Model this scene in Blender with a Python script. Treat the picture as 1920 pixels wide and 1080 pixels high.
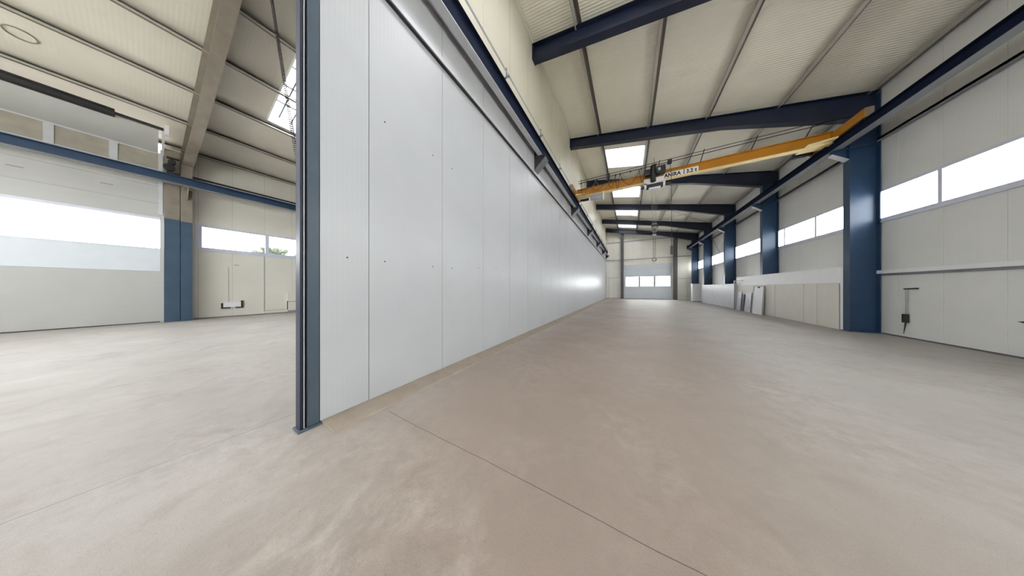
import bpy, bmesh, math, random
from mathutils import Vector, Matrix
random.seed(7)
for o in list(bpy.data.objects): bpy.data.objects.remove(o, do_unlink=True)
C = bpy.context.scene.collection
S = bpy.context.scene

# ------------------------------------------------------------------ camera
F = 385.0
YAW = math.atan(220.0/F)
cam_d = bpy.data.cameras.new('camera'); cam_d.sensor_width = 36; cam_d.lens = 36*F/1920
cam_d.clip_start = 0.05; cam_d.clip_end = 500
cam = bpy.data.objects.new('camera', cam_d); C.objects.link(cam)
cam.location = (0, 0, 1.5); cam.rotation_euler = (math.pi/2, 0, YAW)
S.camera = cam

# ------------------------------------------------------------------ world and light
w = bpy.data.worlds.new('sky'); S.world = w; w.use_nodes = True
wn = w.node_tree.nodes; wn.clear()
bg = wn.new('ShaderNodeBackground'); wo = wn.new('ShaderNodeOutputWorld')
bg.inputs[0].default_value = (1.0, 0.975, 0.955, 1); bg.inputs[1].default_value = 9.0
w.node_tree.links.new(bg.outputs[0], wo.inputs[0])
S.view_settings.view_transform = 'Standard'; S.view_settings.look = 'None'
S.view_settings.exposure = 0.42; S.view_settings.gamma = 1.0; S.view_settings.use_curve_mapping = False
S.cycles.max_bounces = 14; S.cycles.diffuse_bounces = 10; S.cycles.glossy_bounces = 4
S.cycles.transparent_max_bounces = 12; S.cycles.sample_clamp_indirect = 20
S.cycles.use_denoising = True

def portal(loc, rot, sx, sy):
    d = bpy.data.lights.new('daylight_portal', 'AREA'); d.shape = 'RECTANGLE'; d.size = sx; d.size_y = sy
    d.cycles.is_portal = True
    o = bpy.data.objects.new('daylight_portal', d); C.objects.link(o); o.location = loc; o.rotation_euler = rot
H = math.pi/2
portal((7.5, 12.0, 4.23), (0, H, 0), 1.0, 43)           # right window band, facing -X
portal((-18.45, 3.3, 4.0), (0, -H, 0), 1.05, 4.2)
portal((-18.45, -2.6, 3.9), (0, -H, 0), 1.4, 5.3)
portal((-8.6, -8.35, 4.6), (-H, 0, 0), 16, 3.6)         # unseen rear glazing added for light, facing +Y
portal((4.0, -8.35, 4.6), (-H, 0, 0), 5.2, 3.6)
portal((2.0, 33.9, 2.4), (H, 0, 0), 5.2, 1.3)
SK_R = [-2.2, 3.1, 13.6, 18.95, 24.3, 29.65]  # first two and last are added to let in more daylight

# ------------------------------------------------------------------ materials
def mat(name, col, rough=0.5, metal=0.0, var=0.06, scale=3.0, bump=0.0, bscale=60, spec=0.5, stretch=(1,1,1)):
    m = bpy.data.materials.new(name); m.use_nodes = True
    n = m.node_tree.nodes; l = m.node_tree.links
    b = n['Principled BSDF']; b.inputs['Roughness'].default_value = rough; b.inputs['Metallic'].default_value = metal
    b.inputs['Specular IOR Level'].default_value = spec
    tc = n.new('ShaderNodeTexCoord'); mp = n.new('ShaderNodeMapping'); mp.inputs['Scale'].default_value = stretch
    l.new(tc.outputs['Object'], mp.inputs[0])
    nz = n.new('ShaderNodeTexNoise'); nz.inputs['Scale'].default_value = scale; nz.inputs['Detail'].default_value = 4
    l.new(mp.outputs[0], nz.inputs['Vector'])
    r = n.new('ShaderNodeValToRGB'); r.color_ramp.elements[0].position = .3; r.color_ramp.elements[1].position = .7
    r.color_ramp.elements[0].color = tuple(min(1, c*(1-var)) for c in col)+(1,)
    r.color_ramp.elements[1].color = tuple(min(1, c*(1+var)) for c in col)+(1,)
    l.new(nz.outputs['Fac'], r.inputs[0]); l.new(r.outputs[0], b.inputs['Base Color'])
    if bump:
        n2 = n.new('ShaderNodeTexNoise'); n2.inputs['Scale'].default_value = bscale
        l.new(mp.outputs[0], n2.inputs['Vector'])
        bp = n.new('ShaderNodeBump'); bp.inputs['Strength'].default_value = bump; bp.inputs['Distance'].default_value = .01
        l.new(n2.outputs['Fac'], bp.inputs['Height']); l.new(bp.outputs[0], b.inputs['Normal'])
    return m

def ribbed(name, col, axis, period, strength, rough=.45, var=.03, dist=.01):
    m = mat(name, col, rough, var=var, scale=1.2)
    n = m.node_tree.nodes; l = m.node_tree.links; b = n['Principled BSDF']
    tc = n.new('ShaderNodeTexCoord'); sx = n.new('ShaderNodeSeparateXYZ'); l.new(tc.outputs['Object'], sx.inputs[0])
    mu = n.new('ShaderNodeMath'); mu.operation = 'MULTIPLY'; mu.inputs[1].default_value = 2*math.pi/period
    l.new(sx.outputs[axis], mu.inputs[0])
    si = n.new('ShaderNodeMath'); si.operation = 'SINE'; l.new(mu.outputs[0], si.inputs[0])
    bp = n.new('ShaderNodeBump'); bp.inputs['Strength'].default_value = strength; bp.inputs['Distance'].default_value = dist
    l.new(si.outputs[0], bp.inputs['Height']); l.new(bp.outputs[0], b.inputs['Normal'])
    return m

M = {}
M['part_panel'] = ribbed('white_sandwich_panel', (.50,.515,.55), 'Y', .05, .03, rough=.36)
M['cream_panel'] = ribbed('cream_sandwich_panel', (.70,.68,.62), 'Y', .05, .03, rough=.5)
M['cream_panel_x'] = ribbed('cream_sandwich_panel_end', (.82,.80,.72), 'X', .05, .03, rough=.5)
M['upper_panel'] = ribbed('upper_cream_panel', (.60,.575,.47), 'Y', .05, .03, rough=.45)  # warm glow from the roof painted into the upper panel colour
M['wall_panel'] = ribbed('pale_grey_sandwich_panel', (.70,.70,.685), 'Y', .06, .03, rough=.5)
M['joint'] = mat('dark_joint', (.10,.10,.11), .8)
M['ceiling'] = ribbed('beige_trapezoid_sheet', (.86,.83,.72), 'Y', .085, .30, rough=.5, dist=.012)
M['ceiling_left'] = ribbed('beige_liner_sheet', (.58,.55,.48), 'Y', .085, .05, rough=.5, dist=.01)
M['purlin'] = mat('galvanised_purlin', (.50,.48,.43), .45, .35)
M['navy'] = mat('dark_navy_paint', (.008,.013,.036), .42, var=.15)
M['navy_matte'] = mat('matt_navy_paint', (.008,.013,.034), .8, var=.15, spec=.12)
M['blue'] = mat('blue_column_paint', (.014,.042,.098), .38, var=.12)
M['navygrey'] = mat('grey_blue_paint', (.065,.09,.12), .38, var=.1)
M['brownsteel'] = mat('brown_grey_steel_paint', (.215,.185,.15), .45, var=.12)
M['post'] = mat('wind_post_steel', (.085,.085,.085), .45, .1)
M['dark'] = mat('dark_steel', (.03,.028,.035), .5, .2)
M['black'] = mat('black_rubber', (.012,.012,.014), .5)
M['grey'] = mat('grey_steel', (.30,.31,.33), .45, .3)
M['lgrey'] = mat('light_grey_steel', (.55,.56,.60), .4, .1)
M['white'] = mat('white_paint', (.78,.78,.80), .45, var=.02)
M['lilac'] = mat('pale_window_frame', (.60,.62,.72), .4, var=.03)
M['beige'] = mat('beige_board', (.66,.63,.58), .5, var=.03)
M['yellow'] = mat('orange_yellow_crane_paint', (.46,.19,.010), .4, var=.08)
M['yellowl'] = mat('light_yellow_crane_paint', (.92,.72,.36), .4, var=.05)  # floor light on the girder underside put into a paler crane colour
M['kerb'] = mat('concrete_kerb', (.30,.25,.205), .8, var=.1, scale=5, bump=.2)
M['door'] = ribbed('sectional_door_skin', (.45,.45,.44), 'Z', .25, .05, rough=.5)
M['bluedoor'] = mat('pale_blue_door_skin', (.62,.66,.71), .4, var=.02)
M['band'] = mat('taupe_translucent_sheet', (.36,.33,.28), .5, var=.1)
M['sheet'] = mat('grey_sheet_metal', (.42,.43,.47), .4, .2, var=.25, scale=6)
M['leaf'] = mat('pale_foliage', (.045,.06,.04), .7, var=.4, scale=8)
M['bark'] = mat('bark', (.04,.035,.03), .9, var=.3)
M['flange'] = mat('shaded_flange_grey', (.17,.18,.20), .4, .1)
M['purlin_web'] = mat('purlin_web_steel', (.13,.12,.10), .5, .2)  # galvanised web darkened in colour to read as the shaded side
M['plateleft'] = mat('dusty_blue_paint', (.035,.07,.12), .4, var=.12)
M['yard'] = mat('pale_yard_paving', (.78,.75,.70), .9, var=.05)
M['hook'] = mat('worn_hook_steel', (.20,.19,.19), .4, .6)

def glass():
    m = bpy.data.materials.new('window_glass'); m.use_nodes = True
    n = m.node_tree.nodes; l = m.node_tree.links; n.clear()
    o = n.new('ShaderNodeOutputMaterial'); t = n.new('ShaderNodeBsdfTransparent'); g = n.new('ShaderNodeBsdfGlossy')
    g.inputs['Roughness'].default_value = .05; t.inputs[0].default_value = (.93,.96,.96,1)
    lw = n.new('ShaderNodeLayerWeight'); lw.inputs[0].default_value = .5; mx = n.new('ShaderNodeMixShader')
    pw_ = n.new('ShaderNodeMath'); pw_.operation = 'POWER'; pw_.inputs[1].default_value = 6
    l.new(lw.outputs['Facing'], pw_.inputs[0])
    fr = n.new('ShaderNodeMath'); fr.operation = 'MULTIPLY'; fr.inputs[1].default_value = .4
    l.new(pw_.outputs[0], fr.inputs[0]); l.new(fr.outputs[0], mx.inputs[0]); l.new(t.outputs[0], mx.inputs[1]); l.new(g.outputs[0], mx.inputs[2])
    l.new(mx.outputs[0], o.inputs[0]); return m
M['glass'] = glass()
def opal():
    m = bpy.data.materials.new('opal_rooflight_sheet'); m.use_nodes = True
    n = m.node_tree.nodes; l = m.node_tree.links; n.clear()
    o = n.new('ShaderNodeOutputMaterial'); t = n.new('ShaderNodeBsdfTransparent'); g = n.new('ShaderNodeBsdfTranslucent')
    t.inputs[0].default_value = (.9,.92,.95,1); g.inputs[0].default_value = (.85,.86,.9,1)
    nz = n.new('ShaderNodeTexNoise'); nz.inputs['Scale'].default_value = 3
    mr = n.new('ShaderNodeMapRange'); mr.inputs[3].default_value = .35; mr.inputs[4].default_value = .75
    l.new(nz.outputs['Fac'], mr.inputs[0])
    mx = n.new('ShaderNodeMixShader'); l.new(mr.outputs[0], mx.inputs[0])
    l.new(t.outputs[0], mx.inputs[1]); l.new(g.outputs[0], mx.inputs[2]); l.new(mx.outputs[0], o.inputs[0]); return m
M['opal'] = opal()

def floor_mat():
    m = bpy.data.materials.new('worn_concrete_floor'); m.use_nodes = True
    n = m.node_tree.nodes; l = m.node_tree.links; b = n['Principled BSDF']
    tc = n.new('ShaderNodeTexCoord'); P = tc.outputs['Object']
    def noise(scale, detail=5, rough=.55, st=None, dist=0):
        z = n.new('ShaderNodeTexNoise'); z.inputs['Scale'].default_value = scale; z.inputs['Detail'].default_value = detail
        z.inputs['Roughness'].default_value = rough; z.inputs['Distortion'].default_value = dist
        if st:
            mp = n.new('ShaderNodeMapping'); mp.inputs['Scale'].default_value = st; l.new(P, mp.inputs[0]); l.new(mp.outputs[0], z.inputs['Vector'])
        else: l.new(P, z.inputs['Vector'])
        return z.outputs['Fac']
    def ramp(f, stops):
        r = n.new('ShaderNodeValToRGB'); e = r.color_ramp.elements
        e[0].position, e[0].color = stops[0][0], stops[0][1]+(1,)
        e[1].position, e[1].color = stops[-1][0], stops[-1][1]+(1,)
        for p, c in stops[1:-1]:
            x = e.new(p); x.color = c+(1,)
        l.new(f, r.inputs[0]); return r.outputs[0]
    def math_(op, a, b2=None, c2=None, clamp=False):
        q = n.new('ShaderNodeMath'); q.operation = op; q.use_clamp = clamp
        for i, v in enumerate((a, b2, c2)):
            if v is None: continue
            if isinstance(v, (int, float)): q.inputs[i].default_value = v
            else: l.new(v, q.inputs[i])
        return q.outputs[0]
    def mix(fac, a, b2, mode='MIX'):
        q = n.new('ShaderNodeMix'); q.data_type = 'RGBA'; q.blend_type = mode
        if isinstance(fac, (int, float)): q.inputs[0].default_value = fac
        else: l.new(fac, q.inputs[0])
        for i, v in ((6, a), (7, b2)):
            if isinstance(v, tuple): q.inputs[i].default_value = v+(1,)
            else: l.new(v, q.inputs[i])
        return q.outputs[2]
    sx = n.new('ShaderNodeSeparateXYZ'); l.new(P, sx.inputs[0]); X, Y = sx.outputs[0], sx.outputs[1]
    base = ramp(noise(.35, 4), [(.35, (.262,.203,.175)), (.65, (.315,.26,.23))])
    # paler concrete off the partition aisle, with window reflections painted in on the right
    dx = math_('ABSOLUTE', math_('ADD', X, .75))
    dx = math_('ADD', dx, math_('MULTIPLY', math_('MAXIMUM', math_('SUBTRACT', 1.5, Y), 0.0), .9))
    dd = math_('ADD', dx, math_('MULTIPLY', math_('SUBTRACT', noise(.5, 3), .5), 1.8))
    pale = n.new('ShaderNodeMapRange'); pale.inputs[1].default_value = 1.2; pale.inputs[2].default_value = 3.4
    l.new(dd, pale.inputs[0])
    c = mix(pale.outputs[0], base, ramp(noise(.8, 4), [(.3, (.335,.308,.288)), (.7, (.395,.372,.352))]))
    # scuffed chalky patches in front of the partition end
    ex = math_('SUBTRACT', X, -1.3); ey = math_('SUBTRACT', Y, .45)
    d2 = math_('SQRT', math_('ADD', math_('MULTIPLY', ex, ex), math_('MULTIPLY', math_('MULTIPLY', ey, ey), 3.0)))
    near = n.new('ShaderNodeMapRange'); near.inputs[1].default_value = 1.4; near.inputs[2].default_value = .3; l.new(d2, near.inputs[0])
    chalk = ramp(noise(2.6, 9, .72, (1, .6, 1), .6), [(.50, (0,0,0)), (.66, (1,1,1))])
    f = math_('MULTIPLY', math_('MULTIPLY', chalk, near.outputs[0]), .75)
    c = mix(f, c, (.46,.42,.395))
    smear = ramp(noise(1.6, 8, .65, None, .8), [(.50, (0,0,0)), (.70, (1,1,1))])
    c = mix(math_('MULTIPLY', smear, .35), c, (.24,.195,.17))
    # fine grit
    grit = ramp(noise(60, 3, .7), [(.60, (0,0,0)), (.70, (1,1,1))])
    gz = ramp(noise(.9, 4), [(.42, (0,0,0)), (.6, (1,1,1))])
    c = mix(math_('MULTIPLY', math_('MULTIPLY', grit, gz), .5), c, (.13,.105,.09))
    lg = ramp(noise(85, 3, .7), [(.64, (0,0,0)), (.72, (1,1,1))])
    c = mix(math_('MULTIPLY', lg, .22), c, (.52,.46,.41))
    # blotchy wear and trowel mottling
    mott = ramp(noise(7, 8, .75, None, .4), [(.38, (0,0,0)), (.62, (1,1,1))])
    c = mix(math_('MULTIPLY', ramp(noise(.7, 4), [(.45, (.18,.18,.18)), (.62, (1,1,1))]), .11), c, mott, 'OVERLAY')
    fine = ramp(noise(170, 4, .8), [(.35, (0,0,0)), (.65, (1,1,1))])
    c = mix(.14, c, fine, 'OVERLAY')
    drk = ramp(noise(1.15, 6, .6, (1,1,1), .3), [(.56, (0,0,0)), (.68, (1,1,1))])
    c = mix(math_('MULTIPLY', drk, .22), c, (.20,.165,.15))
    # saw-cut joints
    wob = math_('MULTIPLY', math_('SUBTRACT', noise(1.1, 2), .5), .05)
    def line(v, pos, wd):
        return math_('LESS_THAN', math_('ABSOLUTE', math_('SUBTRACT', math_('ADD', v, wob), pos)), wd)
    j1 = math_('MULTIPLY', line(Y, 1.43, .0035), math_('GREATER_THAN', X, -2.55))
    j2 = line(X, -3.47, .003)
    j3 = line(Y, 12.0, .004)
    j = math_('MAXIMUM', math_('MAXIMUM', j1, j2), j3)
    c = mix(math_('MULTIPLY', j, .8), c, (.07,.065,.06))
    # dark oil marks to the right, a few dropped specks
    for (mx_, my_, rx, ry) in ((2.85,2.75,.10,.018), (2.98,2.83,.09,.016), (2.80,2.90,.05,.012), (-.72,.55,.012,.012), (-.42,.40,.01,.01), (-.2,.95,.010,.010)):
        ax = math_('DIVIDE', math_('SUBTRACT', X, mx_), rx); ay = math_('DIVIDE', math_('SUBTRACT', Y, my_), ry)
        q = math_('LESS_THAN', math_('ADD', math_('MULTIPLY', ax, ax), math_('MULTIPLY', ay, ay)), 1.0)
        c = mix(math_('MULTIPLY', q, .7), c, (.16,.15,.15))
    l.new(c, b.inputs['Base Color'])
    rr = n.new('ShaderNodeMapRange'); rr.inputs[3].default_value = .40; rr.inputs[4].default_value = .62
    l.new(noise(1.3, 5), rr.inputs[0]); l.new(rr.outputs[0], b.inputs['Roughness'])
    b.inputs['Specular IOR Level'].default_value = .5
    bp = n.new('ShaderNodeBump'); bp.inputs['Strength'].default_value = .12; bp.inputs['Distance'].default_value = .01
    l.new(noise(45, 4, .7), bp.inputs['Height']); l.new(bp.outputs[0], b.inputs['Normal'])
    return m
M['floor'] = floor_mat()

# ------------------------------------------------------------------ mesh helpers
class MB:
    def __init__(s): s.b = bmesh.new()
    def box(s, x0, x1, y0, y1, z0, z1):
        return s.hexa([(x0,y0,z0),(x1,y0,z0),(x1,y1,z0),(x0,y1,z0),(x0,y0,z1),(x1,y0,z1),(x1,y1,z1),(x0,y1,z1)])
    def hexa(s, p):
        v = [s.b.verts.new(q) for q in p]
        for f in ((0,3,2,1),(4,5,6,7),(0,1,5,4),(1,2,6,5),(2,3,7,6),(3,0,4,7)): s.b.faces.new([v[i] for i in f])
        return s
    def bar(s, p0, p1, wd, ht, up=(0,0,1)):
        p0 = Vector(p0); p1 = Vector(p1); d = (p1-p0).normalized(); u = Vector(up)
        r = d.cross(u)
        if r.length < 1e-4: r = d.cross(Vector((1,0,0)))
        r.normalize(); u = r.cross(d).normalized(); r *= wd/2; u *= ht/2
        return s.hexa([p0-r-u, p0+r-u, p1+r-u, p1-r-u, p0-r+u, p0+r+u, p1+r+u, p1-r+u])
    def prism(s, poly, axis, a0, a1):
        def P(q, a): return {'x': (a,q[0],q[1]), 'y': (q[0],a,q[1]), 'z': (q[0],q[1],a)}[axis]
        v0 = [s.b.verts.new(P(q,a0)) for q in poly]; v1 = [s.b.verts.new(P(q,a1)) for q in poly]
        s.b.faces.new(v0); s.b.faces.new(v1[::-1]); k = len(poly)
        for i in range(k): s.b.faces.new([v0[i], v1[i], v1[(i+1)%k], v0[(i+1)%k]])
        return s
    def tube(s, pts, r, n=8, r1=None, cap=True):
        pts = [Vector(p) for p in pts]; rings = []
        t = (pts[1]-pts[0]).normalized(); u = t.cross(Vector((0,0,1)))
        if u.length < 1e-3: u = t.cross(Vector((1,0,0)))
        u.normalize()
        for i, p in enumerate(pts):
            a = pts[max(i-1,0)]; b = pts[min(i+1,len(pts)-1)]; t = (b-a)
            if t.length < 1e-9: t = Vector((0,0,1))
            t.normalize(); u = (u - t*u.dot(t)).normalized(); v = t.cross(u)
            rr = r if r1 is None else r+(r1-r)*i/(len(pts)-1)
            rings.append([s.b.verts.new(p+(u*math.cos(2*math.pi*k/n)+v*math.sin(2*math.pi*k/n))*rr) for k in range(n)])
        for i in range(len(rings)-1):
            for k in range(n): s.b.faces.new([rings[i][k], rings[i][(k+1)%n], rings[i+1][(k+1)%n], rings[i+1][k]])
        if cap: s.b.faces.new(rings[0][::-1]); s.b.faces.new(rings[-1])
        return s
    def ring(s, c, R, r, normal, n=28, m=8):
        z = Vector(normal).normalized(); x = z.orthogonal().normalized(); y = z.cross(x); c = Vector(c)
        rs = []
        for i in range(n):
            a = 2*math.pi*i/n; d = x*math.cos(a)+y*math.sin(a)
            rs.append([s.b.verts.new(c+d*(R+r*math.cos(2*math.pi*k/m))+z*r*math.sin(2*math.pi*k/m)) for k in range(m)])
        for i in range(n):
            for k in range(m): s.b.faces.new([rs[i][k], rs[(i+1)%n][k], rs[(i+1)%n][(k+1)%m], rs[i][(k+1)%m]])
        return s
    def blob(s, c, r, seed=0, sub=2, sq=(1,1,1)):
        g = bmesh.ops.create_icosphere(s.b, subdivisions=sub, radius=1)
        rd = random.Random(seed)
        for v in g['verts']:
            k = r*(1+rd.uniform(-.22,.22)); v.co = Vector((v.co.x*k*sq[0], v.co.y*k*sq[1], v.co.z*k*sq[2]))+Vector(c)
        return s
    def build(s, name, m, parent=None, bevel=0, smooth=False):
        bmesh.ops.recalc_face_normals(s.b, faces=s.b.faces)
        me = bpy.data.meshes.new(name); s.b.to_mesh(me); s.b.free()
        if parent is not None and isinstance(m, str): me.materials.append(M[m])
        else: me.materials.append(M[m] if isinstance(m, str) else m)
        if smooth:
            for p in me.polygons: p.use_smooth = True
        o = bpy.data.objects.new(name, me); C.objects.link(o)
        if parent is not None:
            me.transform(Matrix.Translation(-base_of(parent))); o.parent = parent
        if bevel:
            bv = o.modifiers.new('bevel', 'BEVEL'); bv.width = bevel; bv.segments = 2; bv.limit_method = 'ANGLE'
        return o
def base_of(p):
    while p.parent is not None: p = p.parent
    return Vector(p.location)
# Meshes are written in world coordinates; an Empty sits at its thing's base.
def thing(name, label, cat, loc=(0,0,0), group=None):
    o = bpy.data.objects.new(name, None); C.objects.link(o); o.location = loc; o.empty_display_size = .3
    o['label'] = label; o['category'] = cat
    if group: o['group'] = group
    return o
def tag(o, label, cat, group=None):
    o['label'] = label; o['category'] = cat
    if group: o['group'] = group
    return o
def struct(o, label=None, cat=None):
    o['kind'] = 'structure'
    if label: o['label'] = label
    if cat: o['category'] = cat
    return o
def B(x0,x1,y0,y1,z0,z1): return MB().box(x0,x1,y0,y1,z0,z1)
def copy_tree(o, off, parent=None):
    c = o.copy(); C.objects.link(c)
    if parent is not None: c.parent = parent
    else: c.location = o.location + Vector(off)
    for ch in o.children: copy_tree(ch, off, c)
    return c

ZR = lambda x: 9.50-.2*x        # rafter top / purlin underside, right slope
ZL = lambda x: 11.47+.2*x       # left slope
PU = .15                        # purlin depth
XR = 7.24; XL = -18.2; XP = -2.97; RX = (11.47-9.50)/-.4   # ridge x
Y0 = -8.2; Y1 = 33.5

# ------------------------------------------------------------------ floor and outside ground
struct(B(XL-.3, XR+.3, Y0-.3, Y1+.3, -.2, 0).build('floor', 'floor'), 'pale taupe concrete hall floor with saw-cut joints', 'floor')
struct(B(-60, 60, -50, 90, -.5, -.21).build('ground', 'yard'), 'pale paved yard outside the hall', 'ground')

# ------------------------------------------------------------------ panelled walls
def panel_wall_x(name, x, out, ys, zs, m, label, gap=.005, t=.10, holes=(), jm='joint'):
    """wall on plane x; out=+1/-1 away from the room. ys/zs: cuts."""
    mb = MB(); jb = MB()
    def inhole(a, b, c, d):
        return any(a >= h[0]-1e-4 and b <= h[1]+1e-4 and c >= h[2]-1e-4 and d <= h[3]+1e-4 for h in holes)
    for i in range(len(ys)-1):
        for k in range(len(zs)-1):
            a, b, c, d = ys[i], ys[i+1], zs[k], zs[k+1]
            if inhole(a, b, c, d): continue
            mb.box(*(sorted((x, x+out*t))), a+gap/2, b-gap/2, c, d)
            jb.box(*(sorted((x+out*.008, x+out*(t+.03)))), a, b, c, d)
    o = mb.build(name, m); struct(o, label, 'wall')
    j = jb.build('panel_core', jm, o)
    return o
def cuts(a, b, step, start, extra=()):
    v = {round(a,4), round(b,4)} | {round(e,4) for e in extra}
    k = start - step*math.ceil((start-a)/step)
    while k < b:
        if k > a+.02 and all(abs(k-e) > .03 for e in v): v.add(round(k,4))
        k += step
    return sorted(v)

# right wall
ysR = cuts(Y0, Y1, 1.06, 10.41)
holesR = [(Y0, Y1, 3.72, 4.74)]
panel_wall_x('wall_right', XR, 1, ysR, [0, 3.72, 4.74, 8.3], 'wall_panel', 'pale grey panelled long wall on the right with a high window band', holes=holesR)
# left wall
DL0, DL1 = -5.2, .26
ysL = cuts(Y0, Y1, 1.1, 3.19, (DL0, DL1, 1.1, 5.4))
panel_wall_x('wall_left', XL, -1, ysL, [0, 3.42, 4.55, 8.05], 'cream_panel', 'cream panelled long wall on the far left',
             holes=[(DL0, DL1, 0, 8.05), (1.1, 5.4, 3.42, 4.55)])

# end wall (Y1) with its door opening
mb = MB(); jb = MB()
xs = cuts(XP-.0, XR, 1.2, -.8, (-.62, 4.82))
for i in range(len(xs)-1):
    a, b = xs[i], xs[i+1]
    z0 = 4.25 if (a >= -.63 and b <= 4.83) else 0
    top = ZR((a+b)/2)+PU+.2
    mb.box(a+.003, b-.003, Y1, Y1+.1, z0, top); jb.box(a, b, Y1+.008, Y1+.13, z0, top)
o = mb.build('wall_back', 'cream_panel_x'); struct(o, 'cream panelled end wall of the long hall', 'wall'); jb.build('panel_core', 'joint', o)
mb = MB()
mb.prism([(XL-.1,0),(XP,0),(XP,ZR(XP)+.3),(RX,ZR(RX)+.3),(XL-.1,ZL(XL)+.3)], 'y', Y1, Y1+.1)
struct(mb.build('wall_back_left', 'cream_panel_x'), 'cream end wall of the left hall hidden behind the partition', 'wall')
# rear wall behind the camera, with unseen glazing added to let in light
mb = MB()
for a, b in ((XL-.1,-16.5),(1.3-2.0,1.4),(6.6,XR+.1)): mb.box(a, b, Y0-.1, Y0, 0, 6.4)
mb.prism([(XL-.1,6.4),(XR+.1,6.4),(XR+.1,ZR(XR)+.3),(RX,ZR(RX)+.3),(XL-.1,ZL(XL)+.3)], 'y', Y0-.1, Y0)
mb.box(-16.5, -.7, Y0-.1, Y0, 0, 2.8); mb.box(1.4, 6.6, Y0-.1, Y0, 0, 2.8)
struct(mb.build('wall_front', 'cream_panel_x'), 'cream rear wall behind the viewpoint with high glazing', 'wall')
wf = struct(MB().box(-16.5,-.7,Y0-.09,Y0-.01,2.8,2.9).box(-16.5,-.7,Y0-.09,Y0-.01,6.3,6.4).build('window_1', 'lilac'), 'high glazing in the rear wall of the left hall', 'window')
for k in range(8): B(-16.5+k*2.244, -16.42+k*2.244, Y0-.09, Y0-.01, 2.9, 6.3).build('mullion', 'lilac', wf)
B(-16.5,-.7,Y0-.06,Y0-.05,2.9,6.3).build('window_pane', 'glass', wf)
wf = struct(MB().box(1.4,6.6,Y0-.09,Y0-.01,2.8,2.9).box(1.4,6.6,Y0-.09,Y0-.01,6.3,6.4).build('window_2', 'lilac'), 'high glazing in the rear wall of the long hall', 'window')
for k in range(3): B(1.4+k*2.56, 1.48+k*2.56, Y0-.09, Y0-.01, 2.9, 6.3).build('mullion', 'lilac', wf)
B(1.4,6.6,Y0-.06,Y0-.05,2.9,6.3).build('window_pane', 'glass', wf)

# ------------------------------------------------------------------ roof
def slope_box(mb, Z, x0, x1, y0, y1, lo, hi):
    mb.hexa([(x0,y0,Z(x0)+lo),(x1,y0,Z(x1)+lo),(x1,y1,Z(x1)+lo),(x0,y1,Z(x0)+lo),
             (x0,y0,Z(x0)+hi),(x1,y0,Z(x1)+hi),(x1,y1,Z(x1)+hi),(x0,y1,Z(x0)+hi)])
mb = MB()
SKX = (-1.32, .80); SKL = 2.25
yy = [Y0-.1] + [v for y in SK_R for v in (y, y+SKL)] + [Y1+.1]
slope_box(mb, ZR, RX, SKX[0], Y0-.1, Y1+.1, PU, PU+.12)
slope_box(mb, ZR, SKX[1], XR+.15, Y0-.1, Y1+.1, PU, PU+.12)
for i in range(0, len(yy), 2): slope_box(mb, ZR, SKX[0], SKX[1], yy[i], yy[i+1], PU, PU+.12)
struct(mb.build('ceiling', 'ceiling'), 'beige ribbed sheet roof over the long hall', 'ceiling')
mb = MB()
LSX = (-13.8, -10.0); LSY = [(-5.4, -3.0), (2.45, 4.75), (12.0, 14.3)]  # rear and deep rooflights are unseen, added for daylight
slope_box(mb, ZL, XL-.15, LSX[0], Y0-.1, Y1+.1, PU, PU+.12)
slope_box(mb, ZL, LSX[1], RX, Y0-.1, Y1+.1, PU, PU+.12)
e = [Y0-.1] + [v for a in LSY for v in a] + [Y1+.1]
for i in range(0, len(e), 2): slope_box(mb, ZL, LSX[0], LSX[1], e[i], e[i+1], PU, PU+.12)
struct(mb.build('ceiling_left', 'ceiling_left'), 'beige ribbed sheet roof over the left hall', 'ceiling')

def skylight(Z, x0, x1, y0, y1, label, nx, ny):
    t = thing('skylight', label, 'skylight', ((x0+x1)/2, (y0+y1)/2, Z((x0+x1)/2)+PU), 'roof skylights')
    k = MB()
    for (a,b,c,d) in ((x0,x0+.05,y0,y1),(x1-.05,x1,y0,y1),(x0,x1,y0,y0+.05),(x0,x1,y1-.05,y1)):
        slope_box(k, Z, a, b, c, d, PU-.02, PU+.45)
    k.build('skylight_kerb', 'white', t)
    p = MB(); slope_box(p, Z, x0+.05, x1-.05, y0+.05, y1-.05, PU+.40, PU+.42); p.build('skylight_pane', 'opal', t)
    g = MB()
    for i in range(1, nx): xx = x0+(x1-x0)*i/nx; slope_box(g, Z, xx-.025, xx+.025, y0+.05, y1-.05, PU+.33, PU+.37)
    for i in range(1, ny):
        yv = y0+(y1-y0)*i/ny; slope_box(g, Z, x0+.05, x1-.05, yv-.022, yv+.022, PU+.33, PU+.37)
    g.build('skylight_bars', 'flange', t)
names = ['square roof skylight above the rear end of the long hall', 'square roof skylight nearly overhead in the long hall',
         'nearest visible square roof skylight, above the yellow crane', 'middle square roof skylight, behind the yellow crane girder',
         'third visible roof skylight from the front, above the braced bay', 'farthest roof skylight right by the end wall']
for y, lb in zip(SK_R, names): skylight(ZR, SKX[0], SKX[1], y, y+SKL, lb, 1, 3)
for (a, b), lb in zip(LSY, ['barred roof skylight at the rear of the left hall', 'barred roof skylight beside the top of the partition end post', 'barred roof skylight deep in the left hall']):
    if a < 0 or a > 10 or True: skylight(ZL, LSX[0], LSX[1], a, b, lb, 4, 6)

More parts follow.
